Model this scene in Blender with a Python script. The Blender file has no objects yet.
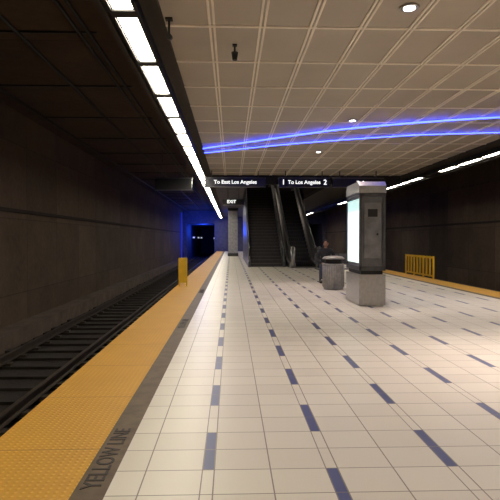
import bpy, bmesh, math, random
from mathutils import Vector, Matrix
random.seed(4)
scene = bpy.context.scene
scene.view_settings.view_transform = 'Standard'

# ---------------------------------------------------------------- node helpers
def newmat(name):
    m = bpy.data.materials.new(name); m.use_nodes = True
    nt = m.node_tree
    return m, nt, nt.nodes['Principled BSDF']
def M(nt, op, a, b=None, c=None):
    n = nt.nodes.new('ShaderNodeMath'); n.operation = op
    for i, v in enumerate((a, b, c)):
        if v is None: continue
        if isinstance(v, (int, float)): n.inputs[i].default_value = v
        else: nt.links.new(v, n.inputs[i])
    return n.outputs[0]
def mix(nt, fac, a, b, mode='MIX'):
    n = nt.nodes.new('ShaderNodeMix'); n.data_type = 'RGBA'; n.blend_type = mode
    for idx, v in ((0, fac), (6, a), (7, b)):
        if isinstance(v, (int, float)): n.inputs[idx].default_value = v
        elif isinstance(v, tuple): n.inputs[idx].default_value = (*v, 1)
        else: nt.links.new(v, n.inputs[idx])
    return n.outputs[2]
def coords(nt):
    tc = nt.nodes.new('ShaderNodeTexCoord'); s = nt.nodes.new('ShaderNodeSeparateXYZ')
    nt.links.new(tc.outputs['Object'], s.inputs[0])
    return tc.outputs['Object'], s.outputs[0], s.outputs[1], s.outputs[2]
def noise(nt, vec, scale, detail=4, rough=.6):
    n = nt.nodes.new('ShaderNodeTexNoise'); n.inputs['Scale'].default_value = scale
    n.inputs['Detail'].default_value = detail; n.inputs['Roughness'].default_value = rough
    nt.links.new(vec, n.inputs['Vector']); return n.outputs['Fac']
def bump(nt, h, strength, dist, bsdf):
    b = nt.nodes.new('ShaderNodeBump'); b.inputs['Strength'].default_value = strength
    b.inputs['Distance'].default_value = dist
    nt.links.new(h, b.inputs['Height']); nt.links.new(b.outputs[0], bsdf.inputs['Normal'])
def remap(nt, v, a, b):
    n = nt.nodes.new('ShaderNodeMapRange'); n.inputs[3].default_value = a; n.inputs[4].default_value = b
    n.inputs[1].default_value = .3; n.inputs[2].default_value = .7
    nt.links.new(v, n.inputs[0]); return n.outputs[0]
def simple(name, col, rough=.6, metal=0., var=.25, scale=6., bmp=0.):
    m, nt, b = newmat(name)
    vec, x, y, z = coords(nt)
    nz = noise(nt, vec, scale)
    dark = tuple(c*(1-var) for c in col); lite = tuple(min(1, c*(1+var)) for c in col)
    nt.links.new(mix(nt, remap(nt, nz, 0, 1), dark, lite), b.inputs['Base Color'])
    b.inputs['Roughness'].default_value = rough; b.inputs['Metallic'].default_value = metal
    if bmp: bump(nt, nz, bmp, .02, b)
    return m
def emit(name, col, s):
    m, nt, b = newmat(name)
    b.inputs['Base Color'].default_value = (*col, 1)
    b.inputs['Emission Color'].default_value = (*col, 1)
    b.inputs['Emission Strength'].default_value = s
    return m

# ---------------------------------------------------------------- materials
def tile_mat():
    m, nt, b = newmat('platform_tiles')
    vec, x, y, z = coords(nt)
    P = .752; W = .066
    xx = M(nt, 'ADD', x, .137 + W/2 + P*20)
    xm = M(nt, 'MODULO', xx, P)                       # 0..P, strip 0..W
    col = M(nt, 'FLOOR', M(nt, 'DIVIDE', xx, P))
    par = M(nt, 'MODULO', col, 2)
    R = 1.265
    yy = M(nt, 'ADD', y, R*20 - 3.57 + R*.25)
    yc = M(nt, 'MODULO', M(nt, 'ADD', yy, M(nt, 'MULTIPLY', par, R/2)), R)
    strip = M(nt, 'LESS_THAN', xm, W)
    dash = M(nt, 'MULTIPLY', strip, M(nt, 'LESS_THAN', yc, R/2))
    g = .004
    t = (P-W)/2
    def near(v, p): return M(nt, 'LESS_THAN', M(nt, 'ABSOLUTE', M(nt, 'SUBTRACT', v, p)), g)
    gx = M(nt, 'MAXIMUM', near(xm, W+.002), near(xm, W+t))
    gx = M(nt, 'MAXIMUM', gx, near(xm, P-.003))
    ym = M(nt, 'MODULO', yy, R/4)
    gy = M(nt, 'MAXIMUM', M(nt, 'LESS_THAN', ym, g), M(nt, 'GREATER_THAN', ym, R/4-g))
    grout = M(nt, 'MAXIMUM', gx, gy)
    wn = nt.nodes.new('ShaderNodeTexWhiteNoise'); wn.noise_dimensions = '2D'
    cb = nt.nodes.new('ShaderNodeCombineXYZ')
    half = M(nt, 'GREATER_THAN', xm, W+t)
    nt.links.new(M(nt, 'ADD', M(nt, 'MULTIPLY', col, 2), half), cb.inputs[0])
    nt.links.new(M(nt, 'FLOOR', M(nt, 'DIVIDE', yy, R/4)), cb.inputs[1])
    nt.links.new(cb.outputs[0], wn.inputs['Vector'])
    base = mix(nt, wn.outputs['Value'], (.68, .63, .55), (.73, .685, .60))
    base = mix(nt, dash, base, (.085, .10, .22))
    base = mix(nt, grout, base, (.24, .20, .165))
    nt.links.new(base, b.inputs['Base Color'])
    b.inputs['Roughness'].default_value = .36
    b.inputs['Specular IOR Level'].default_value = .45
    return m
def tactile_mat():
    m, nt, b = newmat('tactile_yellow')
    vec, x, y, z = coords(nt)
    p = .045
    fx = M(nt, 'SUBTRACT', M(nt, 'MODULO', M(nt, 'ADD', x, p*400), p), p/2)
    fy = M(nt, 'SUBTRACT', M(nt, 'MODULO', M(nt, 'ADD', y, p*400), p), p/2)
    d = M(nt, 'SQRT', M(nt, 'ADD', M(nt, 'MULTIPLY', fx, fx), M(nt, 'MULTIPLY', fy, fy)))
    dome = M(nt, 'SUBTRACT', 1, M(nt, 'MINIMUM', M(nt, 'DIVIDE', d, .015), 1))
    c = mix(nt, dome, (.60, .31, .028), (.74, .42, .05))
    c = mix(nt, M(nt, 'MULTIPLY', remap(nt, noise(nt, vec, 2.5, 6), 0, 1), .3), c, (.45, .225, .025))
    seam = M(nt, 'LESS_THAN', M(nt, 'MODULO', M(nt, 'ADD', y, 90), 1.2), .008)
    c = mix(nt, seam, c, (.25, .13, .03))
    nt.links.new(c, b.inputs['Base Color']); b.inputs['Roughness'].default_value = .6
    bump(nt, dome, .7, .006, b)
    return m
def concrete_mat(name, lo, hi, py=2.44, pz=1.9, joint=True):
    m, nt, b = newmat(name)
    vec, x, y, z = coords(nt)
    n1 = noise(nt, vec, .9, 8, .65); n2 = noise(nt, vec, 7, 6)
    f = M(nt, 'ADD', M(nt, 'MULTIPLY', remap(nt, n1, 0, 1), .6), M(nt, 'MULTIPLY', remap(nt, n2, 0, 1), .4))
    c = mix(nt, f, lo, hi)
    if joint:
        yy = M(nt, 'ADD', y, py*20); zz = M(nt, 'ADD', z, pz*5)
        wn = nt.nodes.new('ShaderNodeTexWhiteNoise'); wn.noise_dimensions = '2D'
        cb = nt.nodes.new('ShaderNodeCombineXYZ')
        nt.links.new(M(nt, 'FLOOR', M(nt, 'DIVIDE', yy, py)), cb.inputs[0])
        nt.links.new(M(nt, 'FLOOR', M(nt, 'DIVIDE', zz, pz)), cb.inputs[1])
        nt.links.new(cb.outputs[0], wn.inputs['Vector'])
        c = mix(nt, M(nt, 'MULTIPLY', wn.outputs['Value'], .4), c, tuple(v*.5 for v in lo))
        j = M(nt, 'MAXIMUM', M(nt, 'LESS_THAN', M(nt, 'MODULO', yy, py), .03), M(nt, 'LESS_THAN', M(nt, 'MODULO', zz, pz), .02))
        c = mix(nt, M(nt, 'MULTIPLY', j, .6), c, tuple(v*.3 for v in lo))
    nt.links.new(c, b.inputs['Base Color']); b.inputs['Roughness'].default_value = .85
    b.inputs['Specular IOR Level'].default_value = .25
    bump(nt, n2, .4, .02, b)
    return m
def panel_mat():
    m, nt, b = newmat('ceiling_panel')
    vec, x, y, z = coords(nt)
    c = mix(nt, remap(nt, noise(nt, vec, .8, 4), 0, 1), (.40, .35, .285), (.46, .405, .335))
    nt.links.new(c, b.inputs['Base Color']); b.inputs['Roughness'].default_value = .5
    return m

TILE = tile_mat(); TACT = tactile_mat()
EDGE = simple('edge_strip_brown', (.11, .072, .040), .6, 0, .3, 8)
CONC = simple('platform_concrete', (.09, .064, .044), .85, 0, .4, 2, .4)
WALL = concrete_mat('tunnel_wall_concrete', (.060, .041, .026), (.135, .096, .063))
TCEIL = concrete_mat('track_ceiling_concrete', (.045, .029, .018), (.10, .067, .042), 3.0, 50)
BED = simple('trackbed_ballast', (.020, .014, .010), .95, 0, .6, 22, 1.)
PANEL = panel_mat()
BATTEN = simple('ceiling_batten', (.88, .81, .70), .45, 0, .06, 3)
BLACK = simple('black_metal', (.012, .011, .010), .55, .1, .3, 10)
TRAY = simple('cable_tray_brown', (.020, .014, .009), .95, 0, .3, 10)
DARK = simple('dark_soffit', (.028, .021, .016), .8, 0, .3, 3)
NORTH = simple('end_wall_paint', (.08, .08, .11), .7, 0, .3, 3)
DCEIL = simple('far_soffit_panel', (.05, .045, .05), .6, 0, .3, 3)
STEEL = simple('brushed_steel', (.42, .41, .40), .3, .9, .12, 14)
DSTEEL = simple('dark_steel', (.10, .10, .105), .38, .8, .2, 9)
GSTEEL = simple('grey_enamel', (.13, .13, .14), .35, .4, .15, 6)
RUBBER = simple('handrail_rubber', (.01, .01, .011), .35, 0, .2, 9)
STEP = simple('stair_tread', (.045, .04, .04), .6, .1, .3, 12)
NOSE = simple('stair_nosing', (.11, .10, .095), .5, .4, .2, 12)
RAILM = simple('rail_steel', (.06, .045, .033), .6, .5, .3, 9)
TIE = simple('concrete_tie', (.021, .015, .010), .95, 0, .6, 3, .4)
YEL = simple('yellow_paint', (.78, .50, .02), .45, 0, .12, 5)
TUBE = emit('fluorescent_diffuser', (1., .91, .75), 28)
TUBE2 = emit('fluorescent_diffuser_far_side', (1., .91, .77), 33)
BLUE = emit('blue_neon', (.035, .06, 1.), 10)
SPOTM = emit('downlight_lens', (1., .95, .85), 12)
TEXTM = emit('sign_lettering', (.9, .92, .9), 1.4)
SIGNF = simple('sign_face_black', (.01, .01, .012), .3, 0, .2, 6)
LETTER = simple('edge_lettering', (.018, .013, .010), .6)

# ---------------------------------------------------------------- mesh builder
class MB:
    def __init__(s): s.bm = bmesh.new()
    def box(s, x0, x1, y0, y1, z0, z1, m=0):
        r = bmesh.ops.create_cube(s.bm, size=1)
        for v in r['verts']:
            v.co = Vector(((x0+x1)/2+v.co.x*(x1-x0), (y0+y1)/2+v.co.y*(y1-y0), (z0+z1)/2+v.co.z*(z1-z0)))
        for f in {f for v in r['verts'] for f in v.link_faces}: f.material_index = m
        return r['verts']
    def cyl(s, p0, p1, r, m=0, seg=16, r2=None):
        p0 = Vector(p0); p1 = Vector(p1); d = p1-p0
        q = d.to_track_quat('Z', 'Y').to_matrix().to_4x4()
        mat = Matrix.Translation((p0+p1)/2) @ q
        o = bmesh.ops.create_cone(s.bm, cap_ends=True, segments=seg, radius1=r, radius2=r if r2 is None else r2, depth=d.length, matrix=mat)
        for f in {f for v in o['verts'] for f in v.link_faces}:
            f.material_index = m
            if len(f.verts) == 4: f.smooth = True
    def prism(s, pts, x0, x1, m=0):   # pts (y,z)
        a = [s.bm.verts.new((x0, y, z)) for y, z in pts]
        b = [s.bm.verts.new((x1, y, z)) for y, z in pts]
        fs = [s.bm.faces.new(a), s.bm.faces.new(b[::-1])]
        n = len(pts)
        for i in range(n):
            fs.append(s.bm.faces.new((a[i], b[i], b[(i+1) % n], a[(i+1) % n])))
        for f in fs: f.material_index = m
    def revolve(s, prof, cx, cy, m=0, seg=32):
        rings = []
        for r, z in prof:
            rings.append([s.bm.verts.new((cx+r*math.cos(2*math.pi*i/seg), cy+r*math.sin(2*math.pi*i/seg), z)) for i in range(seg)])
        for k in range(len(rings)-1):
            for i in range(seg):
                f = s.bm.faces.new((rings[k][i], rings[k][(i+1) % seg], rings[k+1][(i+1) % seg], rings[k+1][i]))
                f.material_index = m; f.smooth = True
        s.bm.faces.new(rings[0][::-1]).material_index = m
        s.bm.faces.new(rings[-1]).material_index = m
    def done(s, name, mats, bevel=0, parent=None):
        bmesh.ops.recalc_face_normals(s.bm, faces=s.bm.faces)
        me = bpy.data.meshes.new(name); s.bm.to_mesh(me); s.bm.free()
        for m in mats: me.materials.append(m)
        o = bpy.data.objects.new(name, me); scene.collection.objects.link(o)
        if bevel:
            md = o.modifiers.new('bevel', 'BEVEL'); md.width = bevel; md.segments = 2; md.limit_method = 'ANGLE'
        if parent: o.parent = parent
        return o
def empty(name, loc=(0, 0, 0)):
    e = bpy.data.objects.new(name, None); e.location = loc; scene.collection.objects.link(e); return e
def tube(name, pts, r, mat, parent=None, smooth=True):
    cu = bpy.data.curves.new(name, 'CURVE'); cu.dimensions = '3D'; cu.bevel_depth = r; cu.bevel_resolution = 3
    sp = cu.splines.new('NURBS' if smooth else 'POLY'); sp.points.add(len(pts)-1)
    for i, p in enumerate(pts): sp.points[i].co = (*p, 1)
    if smooth: sp.use_endpoint_u = True; sp.order_u = 3
    cu.use_fill_caps = True
    cu.materials.append(mat)
    o = bpy.data.objects.new(name, cu); scene.collection.objects.link(o)
    if parent: o.parent = parent
    return o
def text(name, body, size, loc, rot, mat, parent=None, align='LEFT'):
    cu = bpy.data.curves.new(name, 'FONT'); cu.body = body; cu.size = size; cu.extrude = .002
    cu.align_x = align; cu.align_y = 'CENTER'; cu.materials.append(mat); cu.offset = size*.012
    o = bpy.data.objects.new(name, cu); scene.collection.objects.link(o)
    o.location = loc; o.rotation_euler = rot
    if parent: o.parent = parent
    return o

Y0, Y1 = -7., 62.
YA, YB = Y0+.01, Y1-.01
XL, XR = -5.45, 10.9
PL, PR = -1.63, 7.1          # platform edges
ZC, ZT, ZB = 3.9, 4.65, -1.1 # platform ceiling, track ceiling, track bed
R90 = math.radians(90)

# ---------------------------------------------------------------- shell
b = MB(); b.box(-.69, 6.22, Y0, Y1, -.08, 0); b.done('floor', [TILE])
b = MB(); b.box(PL+.05, PR-.05, Y0, Y1, ZB, -.08)
b.done('floor_platform_slab', [CONC])
for (a, c) in ((PL, -.875), (6.40, PR)):
    b = MB(); b.box(a, c, YA, YB, -.08, 0.0); b.done('tactile_paving', [TACT])
for (a, c) in ((-.875, -.69), (6.22, 6.40)):
    b = MB(); b.box(a, c, YA, YB, -.08, 0.0); o = b.done('platform_edge_strip', [EDGE])
    if a < 0:
        for k, y in enumerate((3.02, 8.5, 14.)):
            text('lettering_%d' % k, 'YELLOW LINE', .155, (-.785, y, .001), (0, 0, R90), LETTER, o)
for (a, c) in ((XL, PL+.05), (PR-.05, XR)):
    b = MB(); b.box(a, c, Y0, Y1+30, ZB-.1, ZB); b.done('floor_trackbed', [BED])
b = MB(); b.box(XL-.3, XL, Y0, Y1, ZB-.1, ZT); b.done('wall_left', [WALL])
b = MB(); b.box(XR, XR+.3, Y0, Y1, ZB-.1, ZT); b.done('wall_right', [WALL])
b = MB(); b.box(XL-.3, XR+.3, Y0-.3, Y0, ZB-.1, ZT+.2); b.done('wall_south', [WALL])
b = MB()                                     # end wall with two tunnel portals
b.box(XL-.3, -5.1, Y1, Y1+.4, ZB, ZT); b.box(-1.9, 7.4, Y1, Y1+.4, ZB, ZT); b.box(10.6, XR+.3, Y1, Y1+.4, ZB, ZT)
b.box(-5.1, -1.9, Y1, Y1+.4, 3.2, ZT); b.box(7.4, 10.6, Y1, Y1+.4, 3.2, ZT)
b.done('wall_north', [NORTH])
for x0, x1 in ((-5.1, -1.9), (7.4, 10.6)):
    b = MB(); b.box(x0-.2, x0, Y1+.4, Y1+30, ZB, 3.2); b.box(x1, x1+.2, Y1+.4, Y1+30, ZB, 3.2)
    b.box(x0-.2, x1+.2, Y1+.4, Y1+30, 3.2, 3.4); b.box(x0-.2, x1+.2, Y1+30, Y1+30.2, ZB, 3.4)
    b.done('wall_tunnel_bore', [NORTH])
# wall ledges and cable trays
for s, x in ((1, XL), (-1, XR)):
    b = MB()
    b.box(min(x, x+s*.5), max(x, x+s*.5), Y0, Y1, ZB, -.72)
    b.done('floor_safety_walkway', [CONC])
    b = MB()
    b.box(min(x, x+s*.05), max(x, x+s*.05), Y0, Y1, 2.07, 2.16)
    b.done('trim_cable_tray', [TRAY])

# track ceilings
b = MB(); b.box(XL-.3, -1.3, Y0, Y1, ZT, ZT+.2); b.done('ceiling_track', [TCEIL])
b = MB(); b.box(7.5, XR+.3, Y0, Y1, ZT, ZT+.2); b.done('ceiling_track', [TCEIL])
# fascia soffits over platform edges
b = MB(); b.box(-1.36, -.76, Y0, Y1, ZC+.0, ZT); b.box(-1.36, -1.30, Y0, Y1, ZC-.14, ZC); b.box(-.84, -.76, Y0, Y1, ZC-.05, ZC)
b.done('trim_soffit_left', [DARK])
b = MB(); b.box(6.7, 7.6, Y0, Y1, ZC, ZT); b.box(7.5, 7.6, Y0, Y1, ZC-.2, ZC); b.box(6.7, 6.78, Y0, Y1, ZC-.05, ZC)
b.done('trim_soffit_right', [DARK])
# platform ceiling, with escalator shaft opening
YS0, YS1 = 23.0, 40.
XS0, XS1 = .72, 4.62
b = MB(); b.box(-.76, 6.7, Y0, 21.2, ZC, ZC+.2, 0)
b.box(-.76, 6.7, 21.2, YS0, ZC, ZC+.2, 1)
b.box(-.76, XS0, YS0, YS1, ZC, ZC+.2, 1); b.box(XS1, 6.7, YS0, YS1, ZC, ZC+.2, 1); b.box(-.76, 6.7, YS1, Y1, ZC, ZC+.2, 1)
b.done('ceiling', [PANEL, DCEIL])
b = MB()
x = -.22
while x < 6.7:
    for dx in (-.026, .026):
        b.box(x+dx-.013, x+dx+.013, Y0, 21.2, ZC-.014, ZC)
    x += .59
y = 6.4-1.27*10
while y < 21.2:
    b.box(-.76, 6.7, y-.022, y+.022, ZC-.012, ZC); y += 1.27
b.done('trim_ceiling_battens', [BATTEN])
# shaft
b = MB()
b.box(XS0-.2, XS0, YS0, YS1, ZC+.2, 8.6); b.box(XS1, XS1+.2, YS0, YS1, ZC+.2, 8.6)
b.box(XS0-.2, XS1+.2, YS0-.2, YS0, ZC+.2, 8.6); b.box(XS0-.2, XS1+.2, YS1, YS1+.2, ZC+.2, 8.6)
b.box(XS0-.2, XS1+.2, YS0-.2, YS1+.2, 8.6, 8.8)
b.done('wall_shaft', [DARK])

# ---------------------------------------------------------------- tracks
def track(xa, xb):
    b = MB()
    y = Y0+.2
    while y < Y1+12:
        j = random.uniform(-.06, .06)
        b.box(xa-.5+j, xb+.5+j, y, y+.26, ZB, ZB+.05, 1)
        for xr in (xa, xb):
            b.box(xr-.16, xr+.16, y+.05, y+.21, ZB+.05, ZB+.10, 0)
        y += .75
    for xr in (xa, xb):
        b.box(xr-.07, xr+.07, Y0, Y1+20, ZB+.10, ZB+.115); b.box(xr-.012, xr+.012, Y0, Y1+20, ZB+.115, ZB+.20)
        b.box(xr-.036, xr+.036, Y0, Y1+20, ZB+.20, ZB+.24)
    b.done('railway_track', [RAILM, TIE])
track(-4.40, -2.96); track(8.4, 9.84)

# conduits on track ceiling
for s, xs in ((0, (-2.2, -2.35, -3.3, -4.9)), (1, (8.4, 8.55, 9.6))):
    b = MB()
    for x in xs:
        b.cyl((x, Y0, ZT-.06), (x, Y1, ZT-.06), .03, 0, 8)
    y = Y0+.6
    while y < Y1:
        b.box(min(xs)-.1, max(xs)+.1, y, y+.04, ZT-.03, ZT); y += 3
    b.done('ceiling_conduit_run', [BLACK])

# ---------------------------------------------------------------- fluorescent strips
def strip(name, xc, mat, w, z, dark=()):
    b = MB()
    b.box(xc-w/2-.05, xc+w/2+.05, YA, YB, z, z+.10, 0)
    b.box(xc-w/2-.05, xc-w/2-.02, YA, YB, z-.03, z, 0)
    b.box(xc+w/2+.02, xc+w/2+.05, YA, YB, z-.03, z, 0)
    y = 4.22-1.62*6
    while y < Y1-2.2:
        if y > Y0 and not any(p <= y+.6 <= q for p, q in dark):
            b.box(xc-w/2, xc+w/2, y, y+1.43, z-.012, z+.002, 1)
        if y > Y0: b.box(xc-w/2-.02, xc+w/2+.02, y+1.44, y+1.61, z-.03, z, 0)
        y += 1.62
    b.done(name, [BLACK, mat])
strip('fluorescent_strip_light', -1.11, TUBE, .20, ZC-.12)
strip('fluorescent_strip_light', 7.28, TUBE2, .17, ZC-.14, ((18.0, 20.3), (24.8, 31), (36, 48)))

# ---------------------------------------------------------------- downlights
def downlight(x, y, e, r=.07):
    em = empty('recessed_downlight', (x, y, ZC))
    b = MB()
    b.revolve([(r+.04, -.012), (r+.035, -.022), (r, -.022), (r, -.004)], 0, 0, 0)
    b.done('trim_ring', [STEEL], parent=em)
    b = MB(); b.cyl((0, 0, -.026), (0, 0, -.022), r-.01, 0, 24); b.done('lens', [SPOTM], parent=em)
    l = bpy.data.lights.new('lamp', 'SPOT'); l.energy = e; l.spot_size = math.radians(90); l.spot_blend = .9
    l.color = (1., .82, .74); l.shadow_soft_size = .09
    o = bpy.data.objects.new('lamp', l); scene.collection.objects.link(o); o.parent = em; o.location = (0, 0, -.05)
for x, y, e in ((1.92, 5.8, 160), (4.3, 5.8, 650), (2.55, 11.3, 250), (6.1, 10.9, 200), (2.5, 15.4, 250), (1.92, .5, 160), (4.3, .5, 250)):
    downlight(x, y, e)

# ---------------------------------------------------------------- blue neon arcs
zt = ZC-.045
tube('blue_neon_tube', [(-.76, 14.75, zt), (.48, 13.7, zt), (1.63, 12.7, zt), (2.43, 12.05, zt), (3.9, 11.3, zt), (5.34, 10.75, zt), (6.7, 10.4, zt)], .019, BLUE)
tube('blue_neon_tube', [(-.76, 15.5, zt), (.51, 14.6, zt), (1.76, 13.8, zt), (3.99, 12.75, zt), (5.2, 12.45, zt), (6.7, 12.2, zt)], .014, BLUE)
# blue tube at the tunnel mouth
b = MB(); b.cyl((-5.22, 57.5, -.6), (-5.22, 57.5, 4.2), .06, 0, 12); b.done('blue_neon_post', [emit('blue_neon_dim', (.02, .05, 1.), .4)])
for p, e in (((-3.4, 59.5, 2.4), 380), ((-3.5, 68, 2.4), 300), ((.0, 50, 3.3), 60)):
    l = bpy.data.lights.new('tunnel_blue_lamp', 'POINT'); l.energy = e; l.color = (.02, .08, 1.); l.shadow_soft_size = .15
    o = bpy.data.objects.new('tunnel_blue_lamp', l); o.location = p; scene.collection.objects.link(o)
b = MB()
for x, y, z in ((-4.8, 70, 1.6), (-4.8, 80, 1.6), (-2.2, 72, 1.5), (-2.2, 84, 1.5), (-4.8, 88, 1.6)):
    b.box(x-.12, x+.12, y, y+.08, z-.09, z+.09, 0); b.box(x-.16, x+.16, y+.08, y+.14, z-.13, z+.13, 1)
b.done('tunnel_signal_lights', [emit('signal_glow', (.8, .85, 1.), .6), BLACK])

# ---------------------------------------------------------------- signs
def sign(x0, x1, y, z0, z1, items, zc=ZC):
    em = empty('hanging_station_sign', ((x0+x1)/2, y, z0))
    cx = (x0+x1)/2
    b = MB()
    b.box(x0-cx, x1-cx, -.1, .1, 0, z1-z0, 0)
    b.box(x0-cx-.02, x1-cx+.02, -.12, .12, z1-z0-.03, z1-z0+.01, 1)
    b.box(x0-cx-.02, x1-cx+.02, -.12, .12, -.01, .02, 1)
    for xx in (x0-cx+.25, x1-cx-.25):
        b.cyl((xx, 0, z1-z0), (xx, 0, zc-z0), .02, 1, 10)
    b.done('sign_box', [SIGNF, DSTEEL], parent=em)
    for i, (t, xt, s) in enumerate(items):
        text('lettering_%d' % i, t, s, (xt-cx, -.103, (z1-z0)/2), (R90, 0, 0), TEXTM, em)
sign(-.95, 1.25, 19.8, 3.30, 3.64, [('To East Los Angeles', -.62, .19)])
sign(1.75, 3.6, 19.8, 3.30, 3.64, [('1', 1.85, .26), ('To Los Angeles', 2.08, .19), ('2', 3.38, .26)])
sign(3.75, 5.6, 19.8, 3.30, 3.64, [('To Street', 4.6, .15)])
sign(-2.75, -1.42, 19.8, 3.18, 3.62, [], ZT)
sign(-.4, .65, 27, 3.1, 3.4, [('EXIT', -.2, .22)])
b = MB(); b.box(-.76, 6.7, 21.2, 21.4, 3.55, ZC); b.done('trim_bulkhead_beam', [BLACK])

# ---------------------------------------------------------------- staircase + escalator
TR, RI, N = .29, .17, 28
def staircase(x0, x1, ys):
    em = empty('staircase')
    b = MB()
    pts = [(ys, 0)]
    for i in range(N):
        pts += [(ys+i*TR, (i+1)*RI), (ys+(i+1)*TR, (i+1)*RI)]
    pts += [(ys+N*TR+3.5, N*RI), (ys+N*TR+3.5, 0)]
    b.prism(pts, x0+.12, x1-.12, 0)
    for i in range(N):
        b.box(x0+.13, x1-.13, ys+i*TR-.015, ys+i*TR+.04, (i+1)*RI-.02, (i+1)*RI+.006, 1)
    b.done('steps', [STEP, NOSE], parent=em)
    b = MB()
    for xa in (x0, x1-.12):
        b.prism([(ys-.35, 0), (ys-.35, .28), (ys-.1, .38), (ys+N*TR, N*RI+.32), (ys+N*TR+3.5, N*RI+.32), (ys+N*TR+3.5, 0)], xa, xa+.12, 0)
    b.done('stringers', [GSTEEL], bevel=.01, parent=em)
    for k, xa in enumerate((x0+.06, x1-.06)):
        tube('handrail_%d' % k, [(xa, ys-.45, .55), (xa, ys-.5, .9), (xa, ys-.2, .98), (xa, ys+.3, 1.15), (xa, ys+N*TR, N*RI+.98), (xa, ys+N*TR+3, N*RI+.98)], .03, RUBBER, em)
        b = MB()
        for i in range(0, N, 3):
            yy = ys+i*TR; zz = i*RI
            b.cyl((xa, yy, zz+.2), (xa, yy, zz+.98), .015, 0, 8)
        b.done('balusters_%d' % k, [STEEL], parent=em)
staircase(.86, 2.72, 27.2)
def escalator(x0, x1, ys):
    em = empty('escalator')
    b = MB()
    pts = [(ys, 0), (ys+.3, .02), (ys+.7, .05)]
    y = ys+.7; z = .05
    for i in range(22):
        z += .205; pts.append((y, z)); y += .36; pts.append((y, z))
    ye, ze = y, z
    pts += [(ye+2.5, ze), (ye+2.5, 0)]
    b.prism(pts, x0+.3, x1-.3, 0)
    y = ys+.7; z = .05
    for i in range(22):
        z += .205
        b.box(x0+.31, x1-.31, y-.004, y+.03, z-.03, z+.005, 1)
        for k in range(9):
            xx = x0+.36+k*(x1-x0-.72)/8
            b.box(xx-.008, xx+.008, y-.006, y, z-.19, z-.02, 1)
        y += .36
    b.box(x0+.3, x1-.3, ys-1.3, ys+.02, 0, .012, 2)
    b.done('moving_steps', [STEP, NOSE, STEEL], parent=em)
    for k, (xa, xb) in enumerate(((x0, x0+.3), (x1-.3, x1))):
        b = MB()
        n = 12; prof = []
        cy, cz, r = ys-.55, .55, .38
        prof.append((ys-.9, 0))
        for i in range(n+1):
            a = math.radians(215 - 125*i/n)
            prof.append((cy+r*math.cos(a), cz+r*math.sin(a)))
        prof += [(ys+.3, .95), (ys+.8, 1.12), (ye+.3, ze+.98), (ye+2.5, ze+.98), (ye+2.5, 0)]
        b.prism(prof, (xa+xb)/2-.05, (xa+xb)/2+.05, 1)
        skirt = [(ys-1.0, 0), (ys-1.0, .22), (ys+.2, .27), (ys+.8, .42), (ye, ze+.22), (ye+2.5, ze+.22), (ye+2.5, 0)]
        b.prism(skirt, xa, xb, 0)
        b.done('balustrade_%d' % k, [STEEL, GSTEEL], bevel=.012, parent=em)
        xm = (xa+xb)/2
        path = [(xm, ys-.6, .14)]
        for i in range(n+1):
            a = math.radians(215 - 125*i/n)
            path.append((xm, cy+(r+.02)*math.cos(a), cz+(r+.02)*math.sin(a)))
        path += [(xm, ys+.3, .98), (xm, ys+.8, 1.15), (xm, ye+.3, ze+1.0), (xm, ye+2.4, ze+1.0)]
        tube('handrail_%d' % k, path, .042, RUBBER, em)
    b = MB()
    for xa in (x0+.05, x1-.25):
        b.cyl((xa+.1, ys-1.01, .0), (xa+.1, ys-1.01, .95), .11, 0, 20)
        b.revolve([(.11, .95), (.115, .97), (.07, 1.02), (.01, 1.04)], xa+.1, ys-1.01, 0, 20)
    b.done('newel_posts', [STEEL], parent=em)
escalator(2.86, 4.46, 27.2)
l = bpy.data.lights.new('shaft_fill', 'POINT'); l.energy = 60; l.color = (1, .85, .7); l.shadow_soft_size = .3  # added fill light, dimly brightens the dark shaft; no fixture there
o = bpy.data.objects.new('shaft_fill', l); o.location = (2.6, 36, 7.8); scene.collection.objects.link(o)

# far column
em = MB()
em.box(-.22, .55, 44, 44.8, 0.25, 3.7, 0); em.box(-.26, .59, 43.96, 44.84, 0, .25, 1); em.box(-.26, .59, 43.96, 44.84, 3.7, ZC, 1)
em.done('clad_column', [simple('column_cladding', (.4, .4, .45), .4), DSTEEL], bevel=.02)

# ---------------------------------------------------------------- kiosk
KX0, KX1, KY0, KY1 = 2.66, 3.21, 11.1, 12.38
em = empty('information_kiosk', ((KX0+KX1)/2, (KY0+KY1)/2, 0))
hw, hd = (KX1-KX0)/2, (KY1-KY0)/2
b = MB(); b.box(-hw, hw, -hd, hd, .03, .66); b.box(-hw+.03, hw-.03, -hd+.03, hd-.03, 0, .03)
b.box(-hw+.06, hw-.06, -hd-.006, -hd, .12, .56)
b.done('steel_base', [STEEL], bevel=.015, parent=em)
b = MB(); b.box(-hw+.05, hw-.05, -hd+.05, hd-.05, .66, .76); b.done('waist', [BLACK], parent=em)
b = MB()
b.box(-hw+.03, hw-.03, -hd+.03, hd-.03, .76, 2.34, 0)
for sx in (-1, 1):
    for sy in (-1, 1):
        cx, cy = sx*(hw-.03), sy*(hd-.03)
        b.box(cx-.03, cx+.03, cy-.03, cy+.03, .76, 2.34, 1)
b.box(-hw, hw, -hd, hd, .74, .84, 1)
b.box(-hw, hw, -hd, hd, 2.28, 2.36, 1)
b.done('cabinet', [GSTEEL, DSTEEL], bevel=.008, parent=em)
b = MB(); b.prism([(-hd-.01, 2.36), (-hd-.01, 2.5), (-hd+.1, 2.60), (hd-.1, 2.60), (hd+.01, 2.5), (hd+.01, 2.36)], -hw-.01, hw+.01)
b.done('cap', [STEEL], bevel=.01, parent=em)
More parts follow.
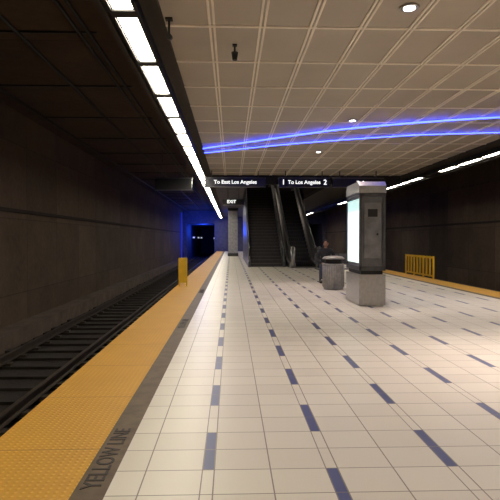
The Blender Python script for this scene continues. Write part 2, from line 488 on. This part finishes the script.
b = MB(); b.box(-hw+.10, hw-.10, -hd+.012, -hd+.03, 1.0, 2.15); b.done('service_panel', [simple('panel_grey', (.2, .2, .21), .35, .5)], bevel=.006, parent=em)
b = MB(); b.cyl((.1, -hd-.005, 1.5), (.1, -hd+.02, 1.5), .02, 0, 12); b.box(-.1, .1, -hd, -hd+.02, 1.86, 2.02)
b.done('lock_and_plate', [BLACK], parent=em)
m, nt, bs = newmat('lit_map_poster')
vec, x, y, z = coords(nt)
n1 = nt.nodes.new('ShaderNodeTexVoronoi'); n1.inputs['Scale'].default_value = 9; nt.links.new(vec, n1.inputs['Vector'])
band = M(nt, 'GREATER_THAN', z, 2.0)
c = mix(nt, M(nt, 'MULTIPLY', n1.outputs['Distance'], .7), (.9, 1., .96), (.55, .8, .78))
c = mix(nt, band, c, (.45, .68, .66))
nt.links.new(c, bs.inputs['Base Color']); nt.links.new(c, bs.inputs['Emission Color']); bs.inputs['Emission Strength'].default_value = 1.1
b = MB(); b.box(-hw+.012, -hw+.03, -hd+.1, hd-.1, .9, 2.24); b.box(hw-.03, hw-.012, -hd+.1, hd-.1, .9, 2.24)
b.done('map_posters', [m], parent=em)

# ---------------------------------------------------------------- trash can
b = MB()
tx, ty = 2.86, 15.0
b.revolve([(.27, 0), (.27, .04), (.29, .05), (.29, .66), (.30, .67), (.30, .71), (.285, .72)], tx, ty, 0)
for i in range(28):
    a = 2*math.pi*i/28
    b.cyl((tx+.295*math.cos(a), ty+.295*math.sin(a), .08), (tx+.295*math.cos(a), ty+.295*math.sin(a), .65), .010, 0, 6)
b.revolve([(.24, .72), (.24, .84)], tx, ty, 1)
b.revolve([(.30, .84), (.305, .87), (.25, .91), (.12, .93), (.02, .935)], tx, ty, 0)
b.done('trash_can', [simple('can_steel', (.36, .35, .33), .42, .6, .2, 10), BLACK])

# ---------------------------------------------------------------- bench
def bench(x0, x1, y):
    b = MB()
    for i in range(4):
        b.box(x0, x1, y-.22+i*.115, y-.22+i*.115+.095, .42, .45, 0)
    for i in range(3):
        b.box(x0, x1, y+.27, y+.295, .58+i*.12, .68+i*.12, 0)
    for xx in (x0+.15, (x0+x1)/2, x1-.15):
        b.box(xx-.03, xx+.03, y-.2, y+.24, .38, .42, 1); b.box(xx-.03, xx+.03, y-.02, y+.04, .02, .38, 1)
        b.box(xx-.06, xx+.06, y-.2, y+.24, 0, .02, 1); b.box(xx-.025, xx+.025, y+.24, y+.27, .38, .94, 1)
    b.done('platform_bench', [GSTEEL, DSTEEL], bevel=.006)
bench(2.74, 4.3, 17.4)

# ---------------------------------------------------------------- yellow barriers
def barrier(x0, x1, y, h, n):
    b = MB()
    b.box(x0, x1, y-.02, y+.02, h-.06, h, 0); b.box(x0, x1, y-.02, y+.02, .10, .15, 0)
    for i in range(n):
        xx = x0+.02+(x1-x0-.04)*i/(n-1)
        b.box(xx-.02, xx+.02, y-.025, y+.025, .0 if i in (0, n-1) else .10, h-.01, 0)
    for xx in (x0+.02, x1-.02): b.box(xx-.05, xx+.05, y-.06, y+.06, 0, .015, 0)
    b.done('yellow_safety_barrier', [YEL], bevel=.004)
barrier(-1.56, -1.30, 16.1, .84, 6)
b = MB()
b.box(6.99, 7.01, 18.4, 21.4, .72, .79); b.box(6.99, 7.01, 18.4, 21.4, .08, .14)
for i in range(10): b.box(6.98, 7.02, 18.4+i*.325, 18.49+i*.325, 0 if i % 3 == 0 else .08, .80)
b.done('yellow_safety_barrier', [YEL])

# ---------------------------------------------------------------- small ceiling devices
b = MB(); b.cyl((.05, 7.0, ZC-.10), (.05, 7.0, ZC), .012); b.cyl((.05, 7.0, ZC-.2), (.05, 7.0, ZC-.10), .03, 0, 14, .045)
b.box(.02, .08, 6.97, 7.03, ZC-.02, ZC); b.done('ceiling_loudspeaker', [BLACK])
b = MB(); b.cyl((-.70, 6.2, ZC-.18), (-.70, 6.2, ZC), .012); b.cyl((-.70, 6.14, ZC-.22), (-.70, 6.30, ZC-.18), .032, 0, 14)
b.box(-.74, -.66, 6.16, 6.24, ZC-.02, ZC); b.done('ceiling_camera', [BLACK])

# ---------------------------------------------------------------- seated person
def skin_mesh(name, verts, edges, mats, parent, sub=2, root=0, assign=None):
    me = bpy.data.meshes.new(name+'_src'); me.from_pydata([v[0] for v in verts], edges, [])
    o = bpy.data.objects.new(name+'_src', me); scene.collection.objects.link(o)
    o.modifiers.new('s', 'SKIN'); sb = o.modifiers.new('b', 'SUBSURF'); sb.levels = sub; sb.render_levels = sub
    for i, v in enumerate(verts):
        r = v[1]; r = (r, r) if isinstance(r, (int, float)) else r
        me.skin_vertices[0].data[i].radius = r; me.skin_vertices[0].data[i].use_root = (i == root)
    dg = bpy.context.evaluated_depsgraph_get(); dg.update()
    m2 = bpy.data.meshes.new_from_object(o.evaluated_get(dg)); m2.name = name
    bpy.data.objects.remove(o, do_unlink=True)
    m2.materials.clear()
    for m in mats: m2.materials.append(m)
    for p in m2.polygons:
        p.use_smooth = True
        p.material_index = assign(p.center) if assign else 0
    o2 = bpy.data.objects.new(name, m2); scene.collection.objects.link(o2); o2.parent = parent
    return o2
JACKET = simple('dark_jacket', (.018, .018, .024), .8, 0, .3, 20); PANTS = simple('dark_jeans', (.04, .045, .07), .85, 0, .3, 30)
SKIN = simple('skin', (.36, .19, .12), .55, 0, .1, 12); HAIR = simple('dark_hair', (.012, .009, .007), .6, 0, .3, 40)
SHOE = simple('shoes', (.02, .02, .02), .5)
P = empty('seated_person', (3.06, 17.35, 0)); P.rotation_euler = (0, 0, math.radians(-8))
V = [((0, .03, .57), (.16, .13)), ((0, .05, .72), (.15, .11)), ((0, .03, .88), (.17, .12)), ((0, .0, 1.01), (.15, .10)), ((0, -.02, 1.09), .06), ((0, -.03, 1.15), .052)]
E = [(0, 1), (1, 2), (2, 3), (3, 4), (4, 5)]
for s in (-1, 1):
    n = len(V)
    V += [((s*.18, .0, 1.02), .07), ((s*.25, -.01, .90), .058), ((s*.27, -.02, .76), .05), ((s*.2, -.16, .68), .045), ((s*.12, -.29, .635), .032)]
    E += [(3, n), (n, n+1), (n+1, n+2), (n+2, n+3), (n+3, n+4)]
    n = len(V)
    V += [((s*.1, -.02, .54), .10), ((s*.13, -.24, .545), .085), ((s*.15, -.45, .53), .066), ((s*.15, -.47, .34), .058), ((s*.15, -.46, .12), .042)]
    E += [(0, n), (n, n+1), (n+1, n+2), (n+2, n+3), (n+3, n+4)]
def asg(c):
    if c.z > 1.10: return 2
    if c.z < .6 and not (abs(c.x) < .2 and c.y < -.2 and c.z > .64): return 1
    return 0
skin_mesh('body', V, E, [JACKET, PANTS, SKIN], P, assign=asg)
for s in (-1, 1):
    skin_mesh('shoe_%d' % (s+2), [((s*.15, -.44, .07), .048), ((s*.155, -.54, .055), .046), ((s*.165, -.66, .04), (.045, .032)), ((s*.15, -.40, .055), .045)], [(3, 0), (0, 1), (1, 2)], [SHOE], P)
    w = Vector((s*.12, -.29, .635)); d = Vector((-s*.35, -.85, -.02)).normalized(); sd = Vector((-d.y, d.x, 0))*s
    hv = [(tuple(w), .026), (tuple(w+d*.05), (.034, .018)), (tuple(w+d*.085), (.036, .016))]
    he = [(0, 1), (1, 2)]
    skin_mesh('palm_%d' % (s+2), hv, he, [SKIN], P)
    for i, ln in enumerate((.066, .075, .07, .055)):
        base = w+d*.08+sd*(.027-.018*i)
        skin_mesh('finger_%d_%d' % (s+2, i), [(tuple(base), .009), (tuple(base+d*ln*.5+Vector((0, 0, -.004))), .0085), (tuple(base+d*ln*.8+Vector((0, 0, -.018))), .008), (tuple(base+d*ln+Vector((0, 0, -.034))), .0065)], [(0, 1), (1, 2), (2, 3)], [SKIN], P, 1)
    base = w+d*.03+sd*.03
    skin_mesh('thumb_%d' % (s+2), [(tuple(base), .011), (tuple(base+d*.03+sd*.02), .010), (tuple(base+d*.06+sd*.024), .008)], [(0, 1), (1, 2)], [SKIN], P, 1)
def head():
    bm = bmesh.new()
    bmesh.ops.create_uvsphere(bm, u_segments=32, v_segments=24, radius=1)
    for v in bm.verts:
        x, y, z = v.co
        wx, wy, wz = .078, .098, .122
        if z < 0: wx *= 1+.28*z; wy *= 1+.10*z
        v.co = Vector((x*wx, y*wy, z*wz))
        if y < 0:
            if abs(x) < .22 and -.35 < z < .12: v.co.y -= .022*(1-abs(x)/.22)*(1-(z+.35)/.5*.75)
            if .1 < abs(x) < .55 and .0 < z < .22: v.co.y += .008
            if abs(x) < .3 and -.62 < z < -.45: v.co.y -= .006
            if z < -.75: v.co.y -= .008
    for f in bm.faces:
        f.smooth = True
    def ell(c, r, m):
        o = bmesh.ops.create_uvsphere(bm, u_segments=14, v_segments=10, radius=1)
        for v in o['verts']: v.co = Vector((c[0]+v.co.x*r[0], c[1]+v.co.y*r[1], c[2]+v.co.z*r[2]))
        for f in {f for v in o['verts'] for f in v.link_faces}: f.material_index = m; f.smooth = True
    for s in (-1, 1):
        ell((s*.03, -.085, .008), (.013, .008, .007), 2); ell((s*.03, -.091, .008), (.005, .004, .005), 1)
        ell((s*.076, .005, -.005), (.012, .022, .034), 0); ell((s*.03, -.090, .028), (.018, .005, .004), 1)
    ell((0, -.093, -.058), (.024, .007, .007), 3)
    ell((0, .018, .03), (.088, .100, .108), 1)   # hair cap
    me = bpy.data.meshes.new('head'); bm.to_mesh(me); bm.free()
    for m in (SKIN, HAIR, simple('eye_white', (.7, .7, .7), .3), simple('lips', (.3, .10, .08), .5)): me.materials.append(m)
    o = bpy.data.objects.new('head', me); scene.collection.objects.link(o); o.parent = P
    o.location = (0, -.045, 1.25); o.rotation_euler = (math.radians(10), 0, math.radians(-8))
head()

# ---------------------------------------------------------------- world + camera
w = bpy.data.worlds.new('World'); scene.world = w; w.use_nodes = True
w.node_tree.nodes['Background'].inputs[0].default_value = (.01, .008, .007, 1)
cam = bpy.data.cameras.new('Camera'); cam.sensor_width = 36; cam.lens = 540/500*36; cam.clip_end = 200
co = bpy.data.objects.new('Camera', cam); scene.collection.objects.link(co)
co.location = (0, 0, 1.4); co.rotation_euler = (math.radians(90-1.167), 0, math.radians(-2.015))
scene.camera = co
